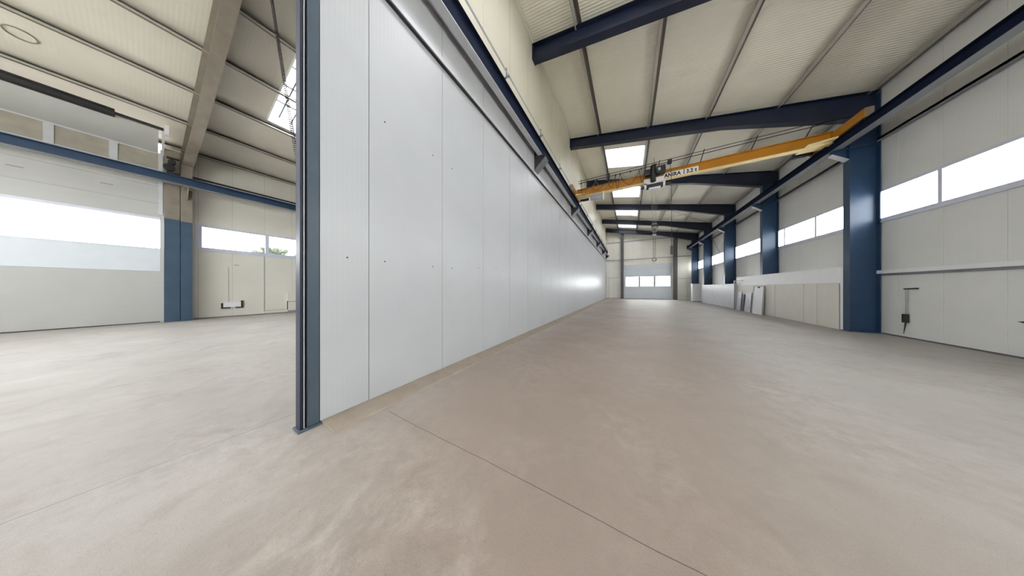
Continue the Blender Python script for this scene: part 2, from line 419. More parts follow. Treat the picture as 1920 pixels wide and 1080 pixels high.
# purlins: Z section under the sheeting, sitting on the rafters
def purlin(x, Z, label):
    mb = MB(); z = Z(x); sg = 1 if Z is ZR else -1
    mb.box(x-.01, x+.01, Y0, Y1, z+.01, z+PU-.005)
    lo = sorted((x-sg*.10, x+sg*.01)); up = sorted((x-sg*.01, x+sg*.09))
    mb.box(*lo, Y0, Y1, z, z+.012); mb.box(*up, Y0, Y1, z+PU-.02, z+PU-.006)
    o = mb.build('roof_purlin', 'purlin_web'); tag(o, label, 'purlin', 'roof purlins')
    l0 = sorted((x-sg*.112, x-sg*.10)); MB().box(*l0, Y0, Y1, z, z+.045).box(*sorted((x-sg*.10, x-sg*(.02 if sg > 0 else .085))), Y0, Y1, z-.004, z).build('lip', 'purlin', o); return o  # pale lip paints the lit edge against the darkened web
for x, lb in ((-1.40,'galvanised roof purlin nearest the partition wall, edging the skylights'), (.88,'galvanised roof purlin along the outer edge of the skylights'),
              (3.0,'galvanised roof purlin over the middle of the crane bay'), (5.1,'galvanised roof purlin second in from the right wall'),
              (7.12,'galvanised eaves purlin along the top of the right wall')):
    purlin(x, ZR, lb)
for x, lb in ((-18.05,'eaves purlin along the top of the far left wall'), (-15.98,'roof purlin just above the sectional door drum'),
              (-13.96,'roof purlin of the left hall at the lower skylight edge'), (-11.9,'roof purlin of the left hall crossing the skylight'),
              (-9.86,'roof purlin of the left hall at the upper skylight edge'), (-7.8,'roof purlin of the left hall nearest the ridge')):
    purlin(x, ZL, lb)

# ------------------------------------------------------------------ partition wall
yp = [.915] + [1.41+1.215*k for k in range(0, 27)]
yp = [y for y in yp if y < Y1-.3] + [Y1]
mb = MB(); jb = MB()
ztop = ZR(XP)+PU
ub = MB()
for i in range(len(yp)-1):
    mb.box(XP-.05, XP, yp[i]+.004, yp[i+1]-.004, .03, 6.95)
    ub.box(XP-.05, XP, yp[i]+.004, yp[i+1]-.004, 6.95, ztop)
jb.box(XP-.11, XP-.006, yp[0], Y1, .03, ztop)
pw = struct(mb.build('wall_partition', 'part_panel'), 'tall white panelled partition wall between the two halls', 'wall')
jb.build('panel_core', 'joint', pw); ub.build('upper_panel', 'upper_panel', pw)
sc = None
for (y, z) in ((1.17,1.87),(1.61,1.87),(2.42,1.87),(2.86,1.88),(3.66,1.96),(4.37,2.0),(5.7,2.08),(1.61,3.82),(2.42,3.81),(2.86,3.8)):
    MB().tube([(XP-.002,y,z),(XP+.006,y,z)], .009, 10).build('screw', 'dark', pw)
# panels above the roofline of the partition close the ridge gap
struct(B(XP-.14, XP+.16-.16+.0, yp[0], Y1, 0, .03).build('trim_1', 'kerb'), 'concrete strip under the partition wall', 'trim')
k = MB(); k.prism([(XP-.14,0),(-2.63,0),(-2.65,.02),(XP-.14,.03)], 'y', .93, Y1); 
bpy.data.objects.remove(bpy.data.objects['trim_1'], do_unlink=True)
struct(k.build('trim_1', 'kerb'), 'pale concrete kerb strip along the foot of the partition', 'trim')
lt = struct(MB().box(XP, XP+.055, yp[0], Y1, 5.53, 5.56).box(XP, XP+.012, yp[0], Y1, 5.56, 5.60).build('trim_2', 'dark'), 'thin dark steel angle running along the partition wall', 'trim')
struct(B(XP, XP+.02, yp[0], Y1, 5.60, 5.70).build('trim_3', 'lgrey'), 'pale flashing strip above the dark angle on the partition', 'trim')  # lit channel face put in as a paler colour
struct(MB().box(XP, XP+.05, yp[0], Y1, ztop-.10, ztop-.04).build('trim_4', 'cream_panel'), 'cream flashing where the partition meets the roof', 'trim')
# end post
t = thing('steel_end_post', 'dark blue-grey steel channel post capping the near end of the partition', 'post', (-3.03, .84, 0))
MB().box(XP-.12, XP+.004, .815, .912, .02, ZR(XP)+.1).build('face_plate', 'navygrey', t, bevel=.004)
MB().box(XP-.12, XP-.05, .775, .815, .02, ZR(XP)+.1).build('web', 'black', t)
MB().box(XP-.12, XP+.002, .757, .777, .02, ZR(XP)+.1).build('flange', 'navy', t, bevel=.003)
MB().tube([(XP-.012,.792,.02),(XP-.012,.792,9.9)], .006, 6).build('cable', 'lgrey', t)
MB().box(XP-.14, XP+.03, .735, .93, 0, .02).build('base_plate', 'navygrey', t, bevel=.004)

# ------------------------------------------------------------------ portal frames of the long hall
FY = [6.75, 12.05, 17.4, 22.7, 27.95, 32.6]
FL = ['nearest dark blue portal frame crossing the roof above the viewpoint', 'large blue portal frame with the broad nearest column on the right',
      'blue portal frame whose column foot ends behind the low white wall lining', 'fourth blue portal frame along the hall, before the cross-braced bay',
      'blue portal frame just before the last one at the end wall', 'farthest portal frame, standing right in front of the end wall']
def frame():
    y = FY[0]; t = thing('portal_frame', FL[0], 'steel frame', (6.9, y, 0), 'portal frames of the long hall')
    tw = .012; fw = .13; tf = .018
    c = MB()
    c.box(6.62, 7.19, y-tw/2, y+tw/2, .02, 7.33)
    c.box(6.60, 6.62, y-fw, y+fw, .02, 7.35); c.box(7.19, 7.21, y-fw, y+fw, .02, 8.0)
    for z in (7.33, 6.30): c.box(6.62, 7.19, y-fw+.01, y+fw-.01, z, z+.015)
    c.build('column', 'blue', t)
    r = MB()
    r.prism([(XP,ZR(XP)-.01),(7.19,ZR(7.19)-.01),(7.19,7.35),(6.60,7.35),(3.45,8.33),(XP,9.60)], 'y', y-tw/2, y+tw/2)
    r.hexa([(XP,y-fw,ZR(XP)-tf),(7.21,y-fw,ZR(7.21)-tf),(7.21,y+fw,ZR(7.21)-tf),(XP,y+fw,ZR(XP)-tf),
            (XP,y-fw,ZR(XP)),(7.21,y-fw,ZR(7.21)),(7.21,y+fw,ZR(7.21)),(XP,y+fw,ZR(XP))])
    for (a,za,b,zb) in ((XP,9.59,3.45,8.32),(3.45,8.32,6.60,7.35)):
        r.hexa([(a,y-fw,za-tf),(b,y-fw,zb-tf),(b,y+fw,zb-tf),(a,y+fw,za-tf),(a,y-fw,za),(b,y-fw,zb),(b,y+fw,zb),(a,y+fw,za)])
    r.box(XP, XP+.02, y-fw, y+fw, 9.55, ZR(XP))
    r.build('rafter', 'navy', t)
    k = MB()
    k.prism([(6.60,6.34),(6.25,6.34),(6.25,6.24),(6.60,5.96)], 'y', y-.01, y+.01)
    k.box(6.24, 6.60, y-.10, y+.10, 6.34, 6.365)
    kb = k.build('crane_bracket', 'blue', t)
    MB().hexa([(6.24,y-.1,6.22),(6.60,y-.1,5.94),(6.60,y+.1,5.94),(6.24,y+.1,6.22),(6.24,y-.1,6.24),(6.60,y-.1,5.96),(6.60,y+.1,5.96),(6.24,y+.1,6.24)]).build('bracket_flange', 'lgrey', kb)  # lit underside of the bracket painted as light grey
    MB().box(6.55, 7.22, y-.16, y+.16, 0, .02).build('base_plate', 'blue', t)
    for (bx, by) in ((6.9,-.09),(6.9,.09)):
        MB().tube([(bx,y+by,.02),(bx,y+by,.06)], .018, 8).build('bolt', 'dark', t)
    return t
fr = frame()
for y, lb in list(zip(FY, FL))[1:]:
    c = copy_tree(fr, (0, y-FY[0], 0)); c['label'] = lb
# left hall frame
t = thing('portal_frame', 'brown-grey steel frame of the left hall, its column blue at the foot', 'steel frame', (-17.8, .78, 0))
def lframe(t):
    y = .77; fw = .145; tw=.014
    c = MB(); c.box(-18.15,-17.57,y-tw/2,y+tw/2,.02,7.06); c.box(-17.57,-17.55,y-fw,y+fw,4.5,7.1); c.box(-18.17,-18.15,y-fw,y+fw,.02,7.8)
    c.build('column', 'brownsteel', t)
    c = MB(); c.box(-17.57,-17.55,y-fw,y+fw,.02,4.5); c.build('column_casing', 'plateleft', t)
    y2 = 1.02
    r = MB()
    r.prism([(-18.15,ZL(-18.15)-.01),(RX,ZL(RX)-.01),(XP-.12,ZR(XP)-.05),(XP-.12,9.6),(RX,9.98),(-14.3,8.12),(-17.55,7.1),(-18.15,7.1)], 'y', .98-tw/2, .98+tw/2)
    def fl(a,za,b,zb,ya,yb):
        r.hexa([(a,ya-fw+.0,za-.02),(b,yb-fw,zb-.02),(b,yb+fw,zb-.02),(a,ya+fw,za-.02),(a,ya-fw,za),(b,yb-fw,zb),(b,yb+fw,zb),(a,ya+fw,za)])
    fl(-18.15,ZL(-18.15),RX,ZL(RX),.80,1.08)
    fl(-17.57,7.1,-14.3,8.12,.80,.96); fl(-14.3,8.12,RX,9.98,.96,1.10)
    r.build('rafter', 'brownsteel', t)
    MB().box(-18.19,-17.5,y-.15,y+.15,0,.02).build('base_plate', 'plateleft', t)
lframe(t)

# brackets carrying the runway on the partition
for y, lb in ((6.95,'nearest dark triangular bracket under the left crane runway'), (12.35,'second dark triangular bracket under the left crane runway'),
              (17.7,'third dark triangular bracket under the left crane runway'), (23.0,'fourth dark triangular bracket under the left crane runway'),
              (28.2,'fifth dark triangular bracket under the left crane runway'), (32.7,'last dark triangular bracket, by the end wall')):
    t = thing('wall_bracket', lb, 'bracket', (XP, y, 6.0), 'brackets on the partition wall')
    MB().prism([(XP,6.16),(XP+.40,6.16),(XP+.40,6.10),(XP,5.72)], 'y', y-.13, y+.13).build('gusset', 'dark', t)
    MB().hexa([(XP,y-.15,5.69),(XP+.43,y-.15,6.08),(XP+.43,y+.15,6.08),(XP,y+.15,5.69),(XP,y-.15,5.72),(XP+.43,y-.15,6.11),(XP+.43,y+.15,6.11),(XP,y+.15,5.72)]).build('bracket_flange', 'flange', t)
    MB().box(XP, XP+.43, y-.15, y+.15, 6.16, 6.20).build('seat_plate', 'dark', t)
    MB().box(XP, XP+.07, y-.12, y+.12, 6.2, 6.72).build('back_stay', 'dark', t)

# ------------------------------------------------------------------ crane runways
def runway(x, z0, z1, fw, y0, y1, sgn, label):
    t = thing('crane_runway_beam', label, 'crane rail', (x, y0, z0), 'crane runway beams')
    MB().box(x-.006, x+.006, y0, y1, z0+.015, z1-.015).box(x-fw/2, x+fw/2, y0, y1, z1-.015, z1).build('web', 'navy_matte', t)
    MB().box(x-fw/2, x+fw/2, y0, y1, z0, z0+.015).build('bottom_flange', 'lgrey' if x < 0 else 'flange', t)  # lit underside painted pale on the left runway, darker on the right
    MB().box(x-.025, x+.025, y0, y1, z1, z1+.045).build('rail', 'grey', t)
    return t
tl = runway(-2.745, 6.20, 6.68, .15, .5, 32.9, 1, 'dark blue crane runway beam bracketed along the partition wall')
# bus bars along the left runway
bb = MB(); bb.tube([(-2.64,.6,6.84),(-2.64,32.8,6.84)], .012, 6); bb.tube([(-2.66,.6,6.92),(-2.66,32.8,6.92)], .008, 6)
bb.build('conductor_bar', 'lgrey', tl)
for k in range(14):
    y = 2.1+k*2.25
    MB().box(-2.70,-2.56,y-.02,y+.02,6.70,6.73).box(-2.65,-2.63,y-.02,y+.02,6.70,6.94).bar((-2.60,y-.12,6.56),(-2.60,y+.02,6.72),.025,.025).build('bar_holder', 'grey', tl)
tr = runway(6.365, 6.37, 6.68, .23, Y0+.2, 32.9, -1, 'navy crane runway beam along the right wall, carried by the columns')
MB().box(6.20, 6.53, 32.9, 32.96, 6.3, 6.78).build('end_stop', 'navy', tr)
t = thing('crane_runway_beam', 'blue crane runway beam crossing in front of the left hall sectional door', 'crane rail', (-17.05, Y0, 6.0), 'crane runway beams')
MB().box(-17.06,-17.04,Y0+.1,20,6.02,6.32).box(-17.19,-16.91,Y0+.1,20,6.32,6.335).build('web', 'blue', t)
MB().box(-17.19,-16.91,Y0+.1,20,6.0,6.02).build('bottom_flange', 'flange', t)
MB().box(-17.075,-17.025,Y0+.1,20,6.335,6.38).build('rail', 'blue', t)
MB().box(-17.55,-16.9,.68,.92,5.97,6.0).prism([(-17.55,5.97),(-16.95,5.97),(-16.95,5.9),(-17.55,5.5)], 'y', .78, .80).build('crane_bracket', 'brownsteel', t)

# ------------------------------------------------------------------ overhead crane
YB = 12.1; BX0, BX1 = -2.60, 6.30; ZT = 7.08; ZB = 6.66
crane = thing('bridge_crane', 'orange-yellow single girder bridge crane spanning the long hall', 'crane', (1.8, YB, 6.73))
g = MB(); g.box(BX0, BX1, YB-.012, YB+.012, ZB+.02, ZT-.02); g.box(BX0, BX1, YB-.11, YB+.11, ZT-.02, ZT); gd = g.build('girder', 'yellow', crane)
MB().box(BX0, BX1, YB-.12, YB+.12, ZB, ZB+.022).build('girder_flange', 'yellowl', gd)
for x in (-.9, .9, 2.9, 4.6): MB().box(x-.006, x+.006, YB-.10, YB-.012, ZB+.02, ZT-.02).build('stiffener', 'yellow', gd) if False else None
for (x, ya, yb, s) in ((6.365, 10.85, 13.1, -1), (-2.71, 11.1, 13.1, 1)):
    e = MB().box(x-.09, x+.09, ya, yb, 6.76, 7.04).build('end_truck', 'yellow', crane, bevel=.008)
    MB().box(x-.085, x+.085, ya-.004, ya+.0, 6.78, 7.02).build('end_cap', 'brownsteel', e)
    for yv in (ya+.2, yb-.2): MB().tube([(x-.045,yv,6.83),(x+.045,yv,6.83)], .10, 20).build('wheel', 'dark', e)
    MB().prism([(x+s*.09,6.68),(x+s*.75,6.68),(x+s*.09,6.75)] , 'y', YB-.35, YB+.35).build('gusset', 'yellowl', e)
    MB().tube([(x+s*.12,yb-.22,6.80),(x+s*.28,yb-.22,6.80)], .07, 14).tube([(x+s*.28,yb-.22,6.80),(x+s*.62,yb-.22,6.80)], .09, 14).box(min(x+s*.38,x+s*.5),max(x+s*.38,x+s*.5),yb-.34,yb-.22,6.74,6.86).build('drive_motor', 'dark', e)
# festoon track: two rails on slanting arms on the near side
fy = YB-.46
MB().tube([(-2.45,fy,7.36),(6.55,fy,7.34)], .014, 8).build('festoon_track', 'dark', crane)
MB().tube([(-2.45,fy+.05,7.26),(6.2,fy+.05,7.25)], .017, 8).build('festoon_track', 'dark', crane)
for x in (-2.3, -.9, 1.2, 2.75, 4.3, 5.7):
    MB().bar((x-.02,YB-.05,7.07),(x+.02,fy-.02,7.40),.03,.02).build('track_arm', 'dark', crane)
# label plates
MB().box(1.42, 2.16, YB-.018, YB-.012, 6.70, 6.96).build('name_plate', 'white', crane)
MB().box(2.19, 2.68, YB-.018, YB-.012, 6.70, 6.96).build('load_plate', 'white', crane)
def text(s, x, y, z, size, m, parent, xs=1.0):
    cu = bpy.data.curves.new('lettering', 'FONT'); cu.body = s; cu.size = size; cu.extrude = .002; cu.offset = size*.045; cu.space_character = 1.08
    to = bpy.data.objects.new('lettering', cu); C.objects.link(to)
    bpy.context.view_layer.update()
    me = bpy.data.meshes.new_from_object(to.evaluated_get(bpy.context.evaluated_depsgraph_get()))
    bpy.data.objects.remove(to, do_unlink=True)
    me.transform(Matrix.Translation((x,y,z)) @ Matrix.Rotation(math.pi/2,4,'X') @ Matrix.Diagonal((xs,1,1,1)))
    me.materials.clear(); me.materials.append(M[m])
    me.transform(Matrix.Translation(-base_of(parent)))
    o = bpy.data.objects.new('lettering', me); C.objects.link(o); o.parent = parent; return o
text('ANIRA', 1.45, YB-.021, 6.75, .235, 'black', crane, .82)
text('3,2 t', 2.26, YB-.021, 6.75, .225, 'black', crane, .80)
MB().box(2.16, 2.19, YB-.020, YB-.012, 6.70, 6.96).build('plate_divider', 'dark', crane)
# trolley and hoist
h = thing('chain_hoist', 'dark electric hoist trolley riding the yellow crane girder', 'hoist', (1.05, YB, 6.6))
MB().box(.62, 1.42, YB-.20, YB-.14, 6.52, 6.78).box(.62, 1.42, YB+.14, YB+.20, 6.52, 6.78).box(.7,.76,YB-.2,YB+.2,6.5,6.56).box(1.28,1.34,YB-.2,YB+.2,6.5,6.56).build('trolley_frame', 'white', h)
for x in (.76, 1.28):
    for s in (-1, 1): MB().tube([(x,YB+s*.03,6.735),(x,YB+s*.13,6.735)], .055, 16).build('trolley_wheel', 'dark', h)
MB().box(.66, .88, YB-.46, YB-.20, 6.86, 7.12).build('control_box', 'dark', h, bevel=.01)
MB().box(1.08, 1.44, YB-.50, YB-.22, 6.84, 7.16).build('electric_panel', 'dark', h, bevel=.01)
MB().box(1.16, 1.25, YB-.506, YB-.50, 6.95, 7.06).build('panel_label', 'lgrey', h)
MB().tube([(.98,YB-.34,7.28),(.98,YB-.34,6.55)], .11, 20).build('motor', 'dark', h)
MB().tube([(.72,YB-.05,6.44),(1.38,YB-.05,6.44)], .12, 20).build('rope_drum', 'dark', h)
MB().box(.64, .72, YB-.2, YB+.15, 6.33, 6.58).build('drum_cheek', 'white', h)
MB().box(1.38, 1.46, YB-.2, YB+.15, 6.33, 6.58).build('drum_cheek', 'white', h)
MB().box(.82, 1.28, YB-.22, YB+.12, 6.26, 6.33).build('drip_tray', 'white', h)
MB().tube([(1.46,YB-.05,6.44),(1.66,YB-.05,6.44)], .07, 14).build('brake_motor', 'dark', h)
MB().tube([(.50,YB-.05,6.44),(.64,YB-.05,6.44)], .06, 14).build('gear_box', 'dark', h)
MB().box(1.50, 1.66, YB-.56, YB-.40, 7.14, 7.30).build('cable_clamp', 'dark', h)
MB().bar((1.02,YB-.4,7.2),(1.02,YB-.4,7.62),.02,.02).box(.9,1.1,YB-.5,YB-.34,7.24,7.28).build('tow_arm', 'dark', h)
for x in (.93, .99, 1.09, 1.17): MB().tube([(x,YB-.05,6.35),(1.05+(x-1.05)*.6,YB-.05,4.62)], .006, 6).build('wire_rope', 'grey', h)
hb = MB().box(.96, 1.14, YB-.11, YB+.01, 4.40, 4.62).build('hook_block', 'hook', h, bevel=.015)
MB().tube([(.93,YB-.05,4.52),(1.17,YB-.05,4.52)], .085, 18).build('sheave', 'dark', hb)
MB().ring((1.05,YB-.05,4.28), .085, .022, (0,1,0)).build('swivel', 'hook', hb)
MB().tube([(1.05,YB-.05,4.40),(1.05,YB-.05,4.33)], .03, 10).build('shank', 'hook', hb)
# pendant control cable
pc = MB(); pc.tube([(1.60,YB-.48,7.16),(1.66,YB-.40,6.6),(1.67,YB-.40,3.4)], .011, 6).build('pendant_cable', 'dark', h)
MB().box(1.63,1.71,YB-.44,YB-.36,3.02,3.42).build('pendant_control', 'dark', h, bevel=.01)
# chain sling on the hook
ch = thing('chain_sling', 'steel chain sling hanging from the hook block of the crane', 'chain', (1.05, YB-.05, 4.2))
n = 22
lk = MB()
for i in range(n):
    z = 4.14-i*.056
    for dx in ((-.035, .035) if i < n-1 else (0,)):
        lk.ring((1.05+dx,YB-.05,z), .026, .008, (0,1,0) if i%2 else (1,0,0), 12, 5)
lk.build('links', 'hook', ch)
MB().box(.97,1.13,YB-.09,YB-.01,4.02,4.10).build('top_plate', 'hook', ch)
MB().ring((1.05,YB-.05,2.88), .075, .022, (0,1,0), 18, 8).box(1.02,1.08,YB-.08,YB-.02,2.94,3.02).build('lower_hook', 'hook', ch)
# festoon cable loops
def loops(xs, drop, y, z):
    pts = []
    for a, b in zip(xs[:-1], xs[1:]):
        for i in range(13):
            t_ = i/12; pts.append((a+(b-a)*t_, y, z-drop*(1-(2*t_-1)**2)*(1.0+.15*math.sin(a*7))))
    return pts
MB().tube(loops([-2.35,-1.95,-1.0,-.62,-.42,.42,.64], .62, fy+.02, 7.22), .011, 6).build('festoon_cable', 'dark', crane)
MB().tube(loops([-2.3,-1.55,-.8,-.3,.5,.66], .40, fy+.06, 7.22), .009, 6).build('festoon_cable', 'grey', crane)
for x in (-2.3,-1.9,-1.5,-.95,-.6,-.4,.05,.5):
    MB().box(x-.025,x+.025,fy-.02,fy+.07,7.20,7.26).build('festoon_trolley', 'black', crane)
bx = MB().box(-1.85,-1.25,YB-.2,YB-.16,6.30,6.62).build('terminal_box', 'grey', crane, bevel=.01)
MB().bar((-1.2,YB-.18,6.2),(-1.2,YB-.18,6.68),.03,.03).build('terminal_post', 'white', crane)

# ------------------------------------------------------------------ right wall windows (one per bay)
MU = [10.46+2.115*k for k in range(-8, 11)]
bays = [(Y0, 1.45), (1.45, 6.75), (6.75, 12.05), (12.05, 17.4), (17.4, 22.7), (22.7, 27.95), (27.95, Y1)]
wl = ['high window strip behind the viewpoint in the right wall', 'high window strip beside the viewpoint in the right wall', 'high window strip nearest in view on the right wall, right of the broad blue column',
      'high window strip between the broad column and the cut-off column', 'high window strip behind the grey leaning sheets bay', 'high window strip in the cross-braced bay', 'farthest high window strip by the end wall']
for i, ((a, b), lb) in enumerate(zip(bays, wl)):
    f = MB(); f.box(XR-.03, XR+.08, a, b, 3.66, 3.80); f.box(XR-.015, XR+.08, a, b, 4.68, 4.76)
    f.box(XR-.05, XR-.03, a, b, 3.66, 3.69)
    wo_ = struct(f.build('window_%d' % (i+3), 'lilac'), lb, 'window')
    ed = [a] + [m for m in MU if a+.2 < m < b-.2] + [b]
    for m_ in ed[1:-1]: MB().box(XR-.02, XR+.07, m_-.045, m_+.045, 3.80, 4.68).build('mullion', 'lilac', wo_)
    for p, q in zip(ed[:-1], ed[1:]): B(XR+.03, XR+.036, p, q, 3.79, 4.69).build('window_pane', 'glass', wo_)

# ledge, girt on right wall
struct(MB().box(XR-.09, XR, Y0, 11.95, 1.99, 2.06).box(XR-.10, XR-.085, Y0, 11.95, 1.97, 2.08).build('trim_5', 'white'), 'white ledge rail along the right wall below the windows', 'trim')
struct(MB().box(XR-.03, XR, Y0, 11.95, 1.90, 1.97).build('trim_6', 'grey'), 'grey strip just under the white ledge rail', 'trim')
def girt(y0, y1, lb):
    o = MB().box(XR-.12, XR, y0, y1, 6.38, 6.45).box(XR-.12, XR-.105, y0, y1, 6.33, 6.45).build('wall_girt', 'grey'); tag(o, lb, 'girt', 'wall girts')
girt(Y0, 11.9, 'steel girt on the right wall right of the broad blue column')
girt(12.2, 17.25, 'steel girt on the right wall just left of the broad blue column')
girt(17.55, 22.55, 'steel girt on the right wall past the cut-off column')
girt(22.85, 27.8, 'steel girt on the right wall in the cross-braced bay')
girt(28.1, 32.4, 'steel girt on the right wall nearest the end wall')
# skirting joint at the wall foot
struct(B(XR-.02, XR, Y0, 11.9, 0, .035).build('baseboard_right', 'joint'), 'dark strip at the foot of the right wall', 'baseboard')
struct(B(XL, XL+.02, 1.0, Y1, 0, .035).build('baseboard_left', 'joint'), 'dark strip at the foot of the left wall', 'baseboard')
struct(B(XP, -.66, Y1-.02, Y1, 0, .06).build('baseboard_back', 'grey'), 'grey strip at the foot of the end wall', 'baseboard')

# cross bracing rods
t = thing('cross_bracing', 'thin crossed steel bracing rods on the far right wall', 'bracing', (7.1, 25.3, 2.0), )
MB().tube([(7.04,22.84,6.9),(7.04,27.83,2.4)], .018, 6).build('rod', 'grey', t)
MB().tube([(7.08,22.84,2.4),(7.08,27.83,6.9)], .018, 6).build('rod', 'grey', t)
t = thing('cross_bracing', 'thin crossed bracing rods under the roof of the far bay', 'bracing', (2.0, 25.3, 8.5))
for (a, b) in ((-2.8, 1.9), (2.1, 6.8)):
    MB().tube([(a+.05,22.87,ZR(a)-.018),(b,27.81,ZR(b)-.018)], .015, 6).build('rod', 'grey', t)
    MB().tube([(b,22.87,ZR(b)-.046),(a,27.81,ZR(a)-.046)], .015, 6).build('rod', 'grey', t)

# ------------------------------------------------------------------ low wall lining and bits along the right wall
wlg = struct(MB().box(6.50, 6.545, 12.20, 20.2, 1.68, 2.22).box(6.50, XR, 12.20, 20.2, 2.22, 2.25).box(6.55, 7.2, 12.205, 12.225, 0, 2.215).build('wall_lining', 'white'), 'low white wall lining boxed out in front of the cut-off column', 'wall')
mb = MB(); ed = [12.20, 13.16, 13.88, 15.9, 18.0, 20.2]
for a, b in zip(ed[:-1], ed[1:]): mb.box(6.505, 6.545, a+.018, b-.018, .02, 1.66)
mb.build('lining_board', 'beige', wlg)
MB().box(6.53, 6.55, 12.20, 20.2, 0, 1.68).build('lining_core', 'grey', wlg)
MB().box(6.50, 6.55, 12.20, 20.2, 1.655, 1.682).build('lining_rail', 'lgrey', wlg)
t = thing('low_enclosure', 'long light grey low enclosure in front of the farther columns', 'enclosure', (6.45, 23.9, 0))
MB().box(6.42, 6.46, 20.25, 27.6, .03, 1.74).build('front_panel', 'lgrey', t)
MB().box(6.42, XR-.05, 20.22, 20.25, .03, 1.74).build('side_panel', 'lgrey', t)
MB().box(6.38, 6.58, 20.2, 27.65, 1.74, 1.80).build('top_rail', 'white', t)
MB().box(6.43, 6.45, 20.25, 27.6, 0, .03).build('plinth', 'joint', t)
t = thing('white_cabinet', 'small white box standing in the far right corner by the enclosure', 'cabinet', (6.2, 29.5, 0))
MB().box(5.98, 6.72, 29.2, 29.9, .06, 1.95).build('body', 'white', t, bevel=.01)
MB().box(6.0, 6.70, 29.19, 29.2, .10, 1.92).build('door', 'white', t)
MB().box(6.08, 6.68, 29.26, 29.85, 0, .06).build('plinth', 'dark', t)
MB().box(5.96, 6.74, 29.18, 29.92, 1.95, 1.98).build('top', 'grey', t)
# post with arm
t = thing('steel_post', 'thin grey post with a short horizontal arm at the enclosure corner', 'post', (6.38, 20.15, 0))
MB().box(6.34, 6.40, 20.10, 20.16, 0, 2.0).build('pole', 'grey', t)
MB().box(6.34, 6.40, 18.95, 20.16, 1.97, 2.01).build('arm', 'grey', t)
# leaning sheets
def leaning(y0, y1, z, m, lb, off=0.0, frame_=False):
    t = thing('leaning_sheet' if not frame_ else 'leaning_door_leaf', lb, 'sheet' if not frame_ else 'door leaf', (6.25-off, (y0+y1)/2, 0), None if frame_ else 'sheets leaning on the low wall')
    xb, xt = 6.40-off, 6.482-off
    def q(a,b,z0,z1,d0,d1):
        X = lambda z_: xb+(xt-xb)*z_/z
        return [(X(z0)-d1,a,z0),(X(z0)-d0,a,z0),(X(z0)-d0,b,z0),(X(z0)-d1,b,z0),(X(z1)-d1,a,z1),(X(z1)-d0,a,z1),(X(z1)-d0,b,z1),(X(z1)-d1,b,z1)]
    MB().hexa(q(y0,y1,0,z,0,.03)).build('panel', m, t)
    if frame_:
        MB().hexa(q(y0-.05,y0,0,z,-.0,.05)).hexa(q(y1,y1+.05,0,z,0,.05)).hexa(q(y0-.05,y1+.05,z-.05,z,0,.05)).build('frame', 'grey', t)
        MB().hexa(q(y0+.38,y0+.55,z-.13,z-.05,.03,.06)).build('latch', 'dark', t)
    return t
leaning(16.75, 17.75, 1.62, 'white', 'white door leaf with grey edging leaning against the low lining', frame_=True)
leaning(18.05, 18.75, 1.20, 'sheet', 'light grey metal sheet leaning beside the door leaf')
leaning(18.95, 19.15, 1.10, 'dark', 'narrow dark strip leaning between the grey sheets')  # shade in the gap drawn as a dark strip
leaning(19.35, 19.85, 1.25, 'sheet', 'mottled grey sheet leaning nearest the thin post')

# wall fittings on the right wall
t = thing('wall_pipe', 'thin dark pipe with elbow and valve on the right wall near the broad column', 'pipe', (XR-.03, 11.2, .3))
MB().tube([(XR-.03,11.20,1.47),(XR-.03,11.21,.72)], .016, 8).build('pipe_run', 'grey', t)
MB().bar((XR-.04,11.24,1.47),(XR-.04,10.92,1.49),.04,.035).build('elbow_arm', 'black', t)
MB().box(XR-.09,XR-.005,11.16,11.25,.46,.72).build('valve', 'black', t, bevel=.01)
MB().tube([(XR-.03,11.22,.5),(XR-.03,11.28,.12)], .02, 6, r1=.006).build('hose_tail', 'dark', t)
t = thing('wall_hook', 'small black fitting low on the right wall at the frame edge', 'hook', (XR-.03, 9.1, .77))
MB().prism([(9.0,.74),(9.16,.78),(9.0,.82)], 'x', XR-.05, XR-.001).build('hook_plate', 'black', t)
MB().tube([(XR-.05,9.02,.78),(XR-.02,9.02,.78)], .02, 8).build('stud', 'dark', t)

# ------------------------------------------------------------------ end wall fittings
for x, lb in ((-.88,'dark steel wind post left of the far sectional door'), (5.12,'dark steel wind post right of the far sectional door')):
    t = thing('wind_post', lb, 'post', (x, 33.1, 0), 'end wall wind posts'); zt = ZR(x)-.02
    MB().box(x-.18, x+.18, 32.98, 33.0, .02, zt-.3).box(x-.18, x+.18, 33.38, 33.40, .02, zt-.3).box(x-.01, x+.01, 33.0, 33.38, .02, zt).build('post_section', 'post', t)
    MB().box(x-.2, x+.2, 32.95, 33.45, 0, .02).build('base_plate', 'dark', t)
    MB().bar((x+.05,33.0,zt-1.0),(x-.45,32.9,zt-.25),.06,.06).build('knee_brace', 'grey', t)
def egirt(z, lb):
    mb = MB()
    for a, b in ((XP,-1.06),(-.70,4.94),(5.30,XR-.1)): mb.box(a, b, Y1-.08, Y1, z, z+.07)
    tag(mb.build('end_wall_girt', 'grey'), lb, 'girt', 'end wall girts')
egirt(5.50, 'lower horizontal girt across the far end wall above the door')
egirt(8.05, 'upper horizontal girt across the far end wall')
struct(MB().box(XP, -1.1, Y1-.015, Y1, 2.98, 3.02).box(5.35, XR, Y1-.015, Y1, 2.68, 2.72).box(XP+.3, XP+.33, Y1-.015, Y1, 0, 3.0).build('trim_7', 'grey'), 'thin grey seams low on the end wall', 'trim')
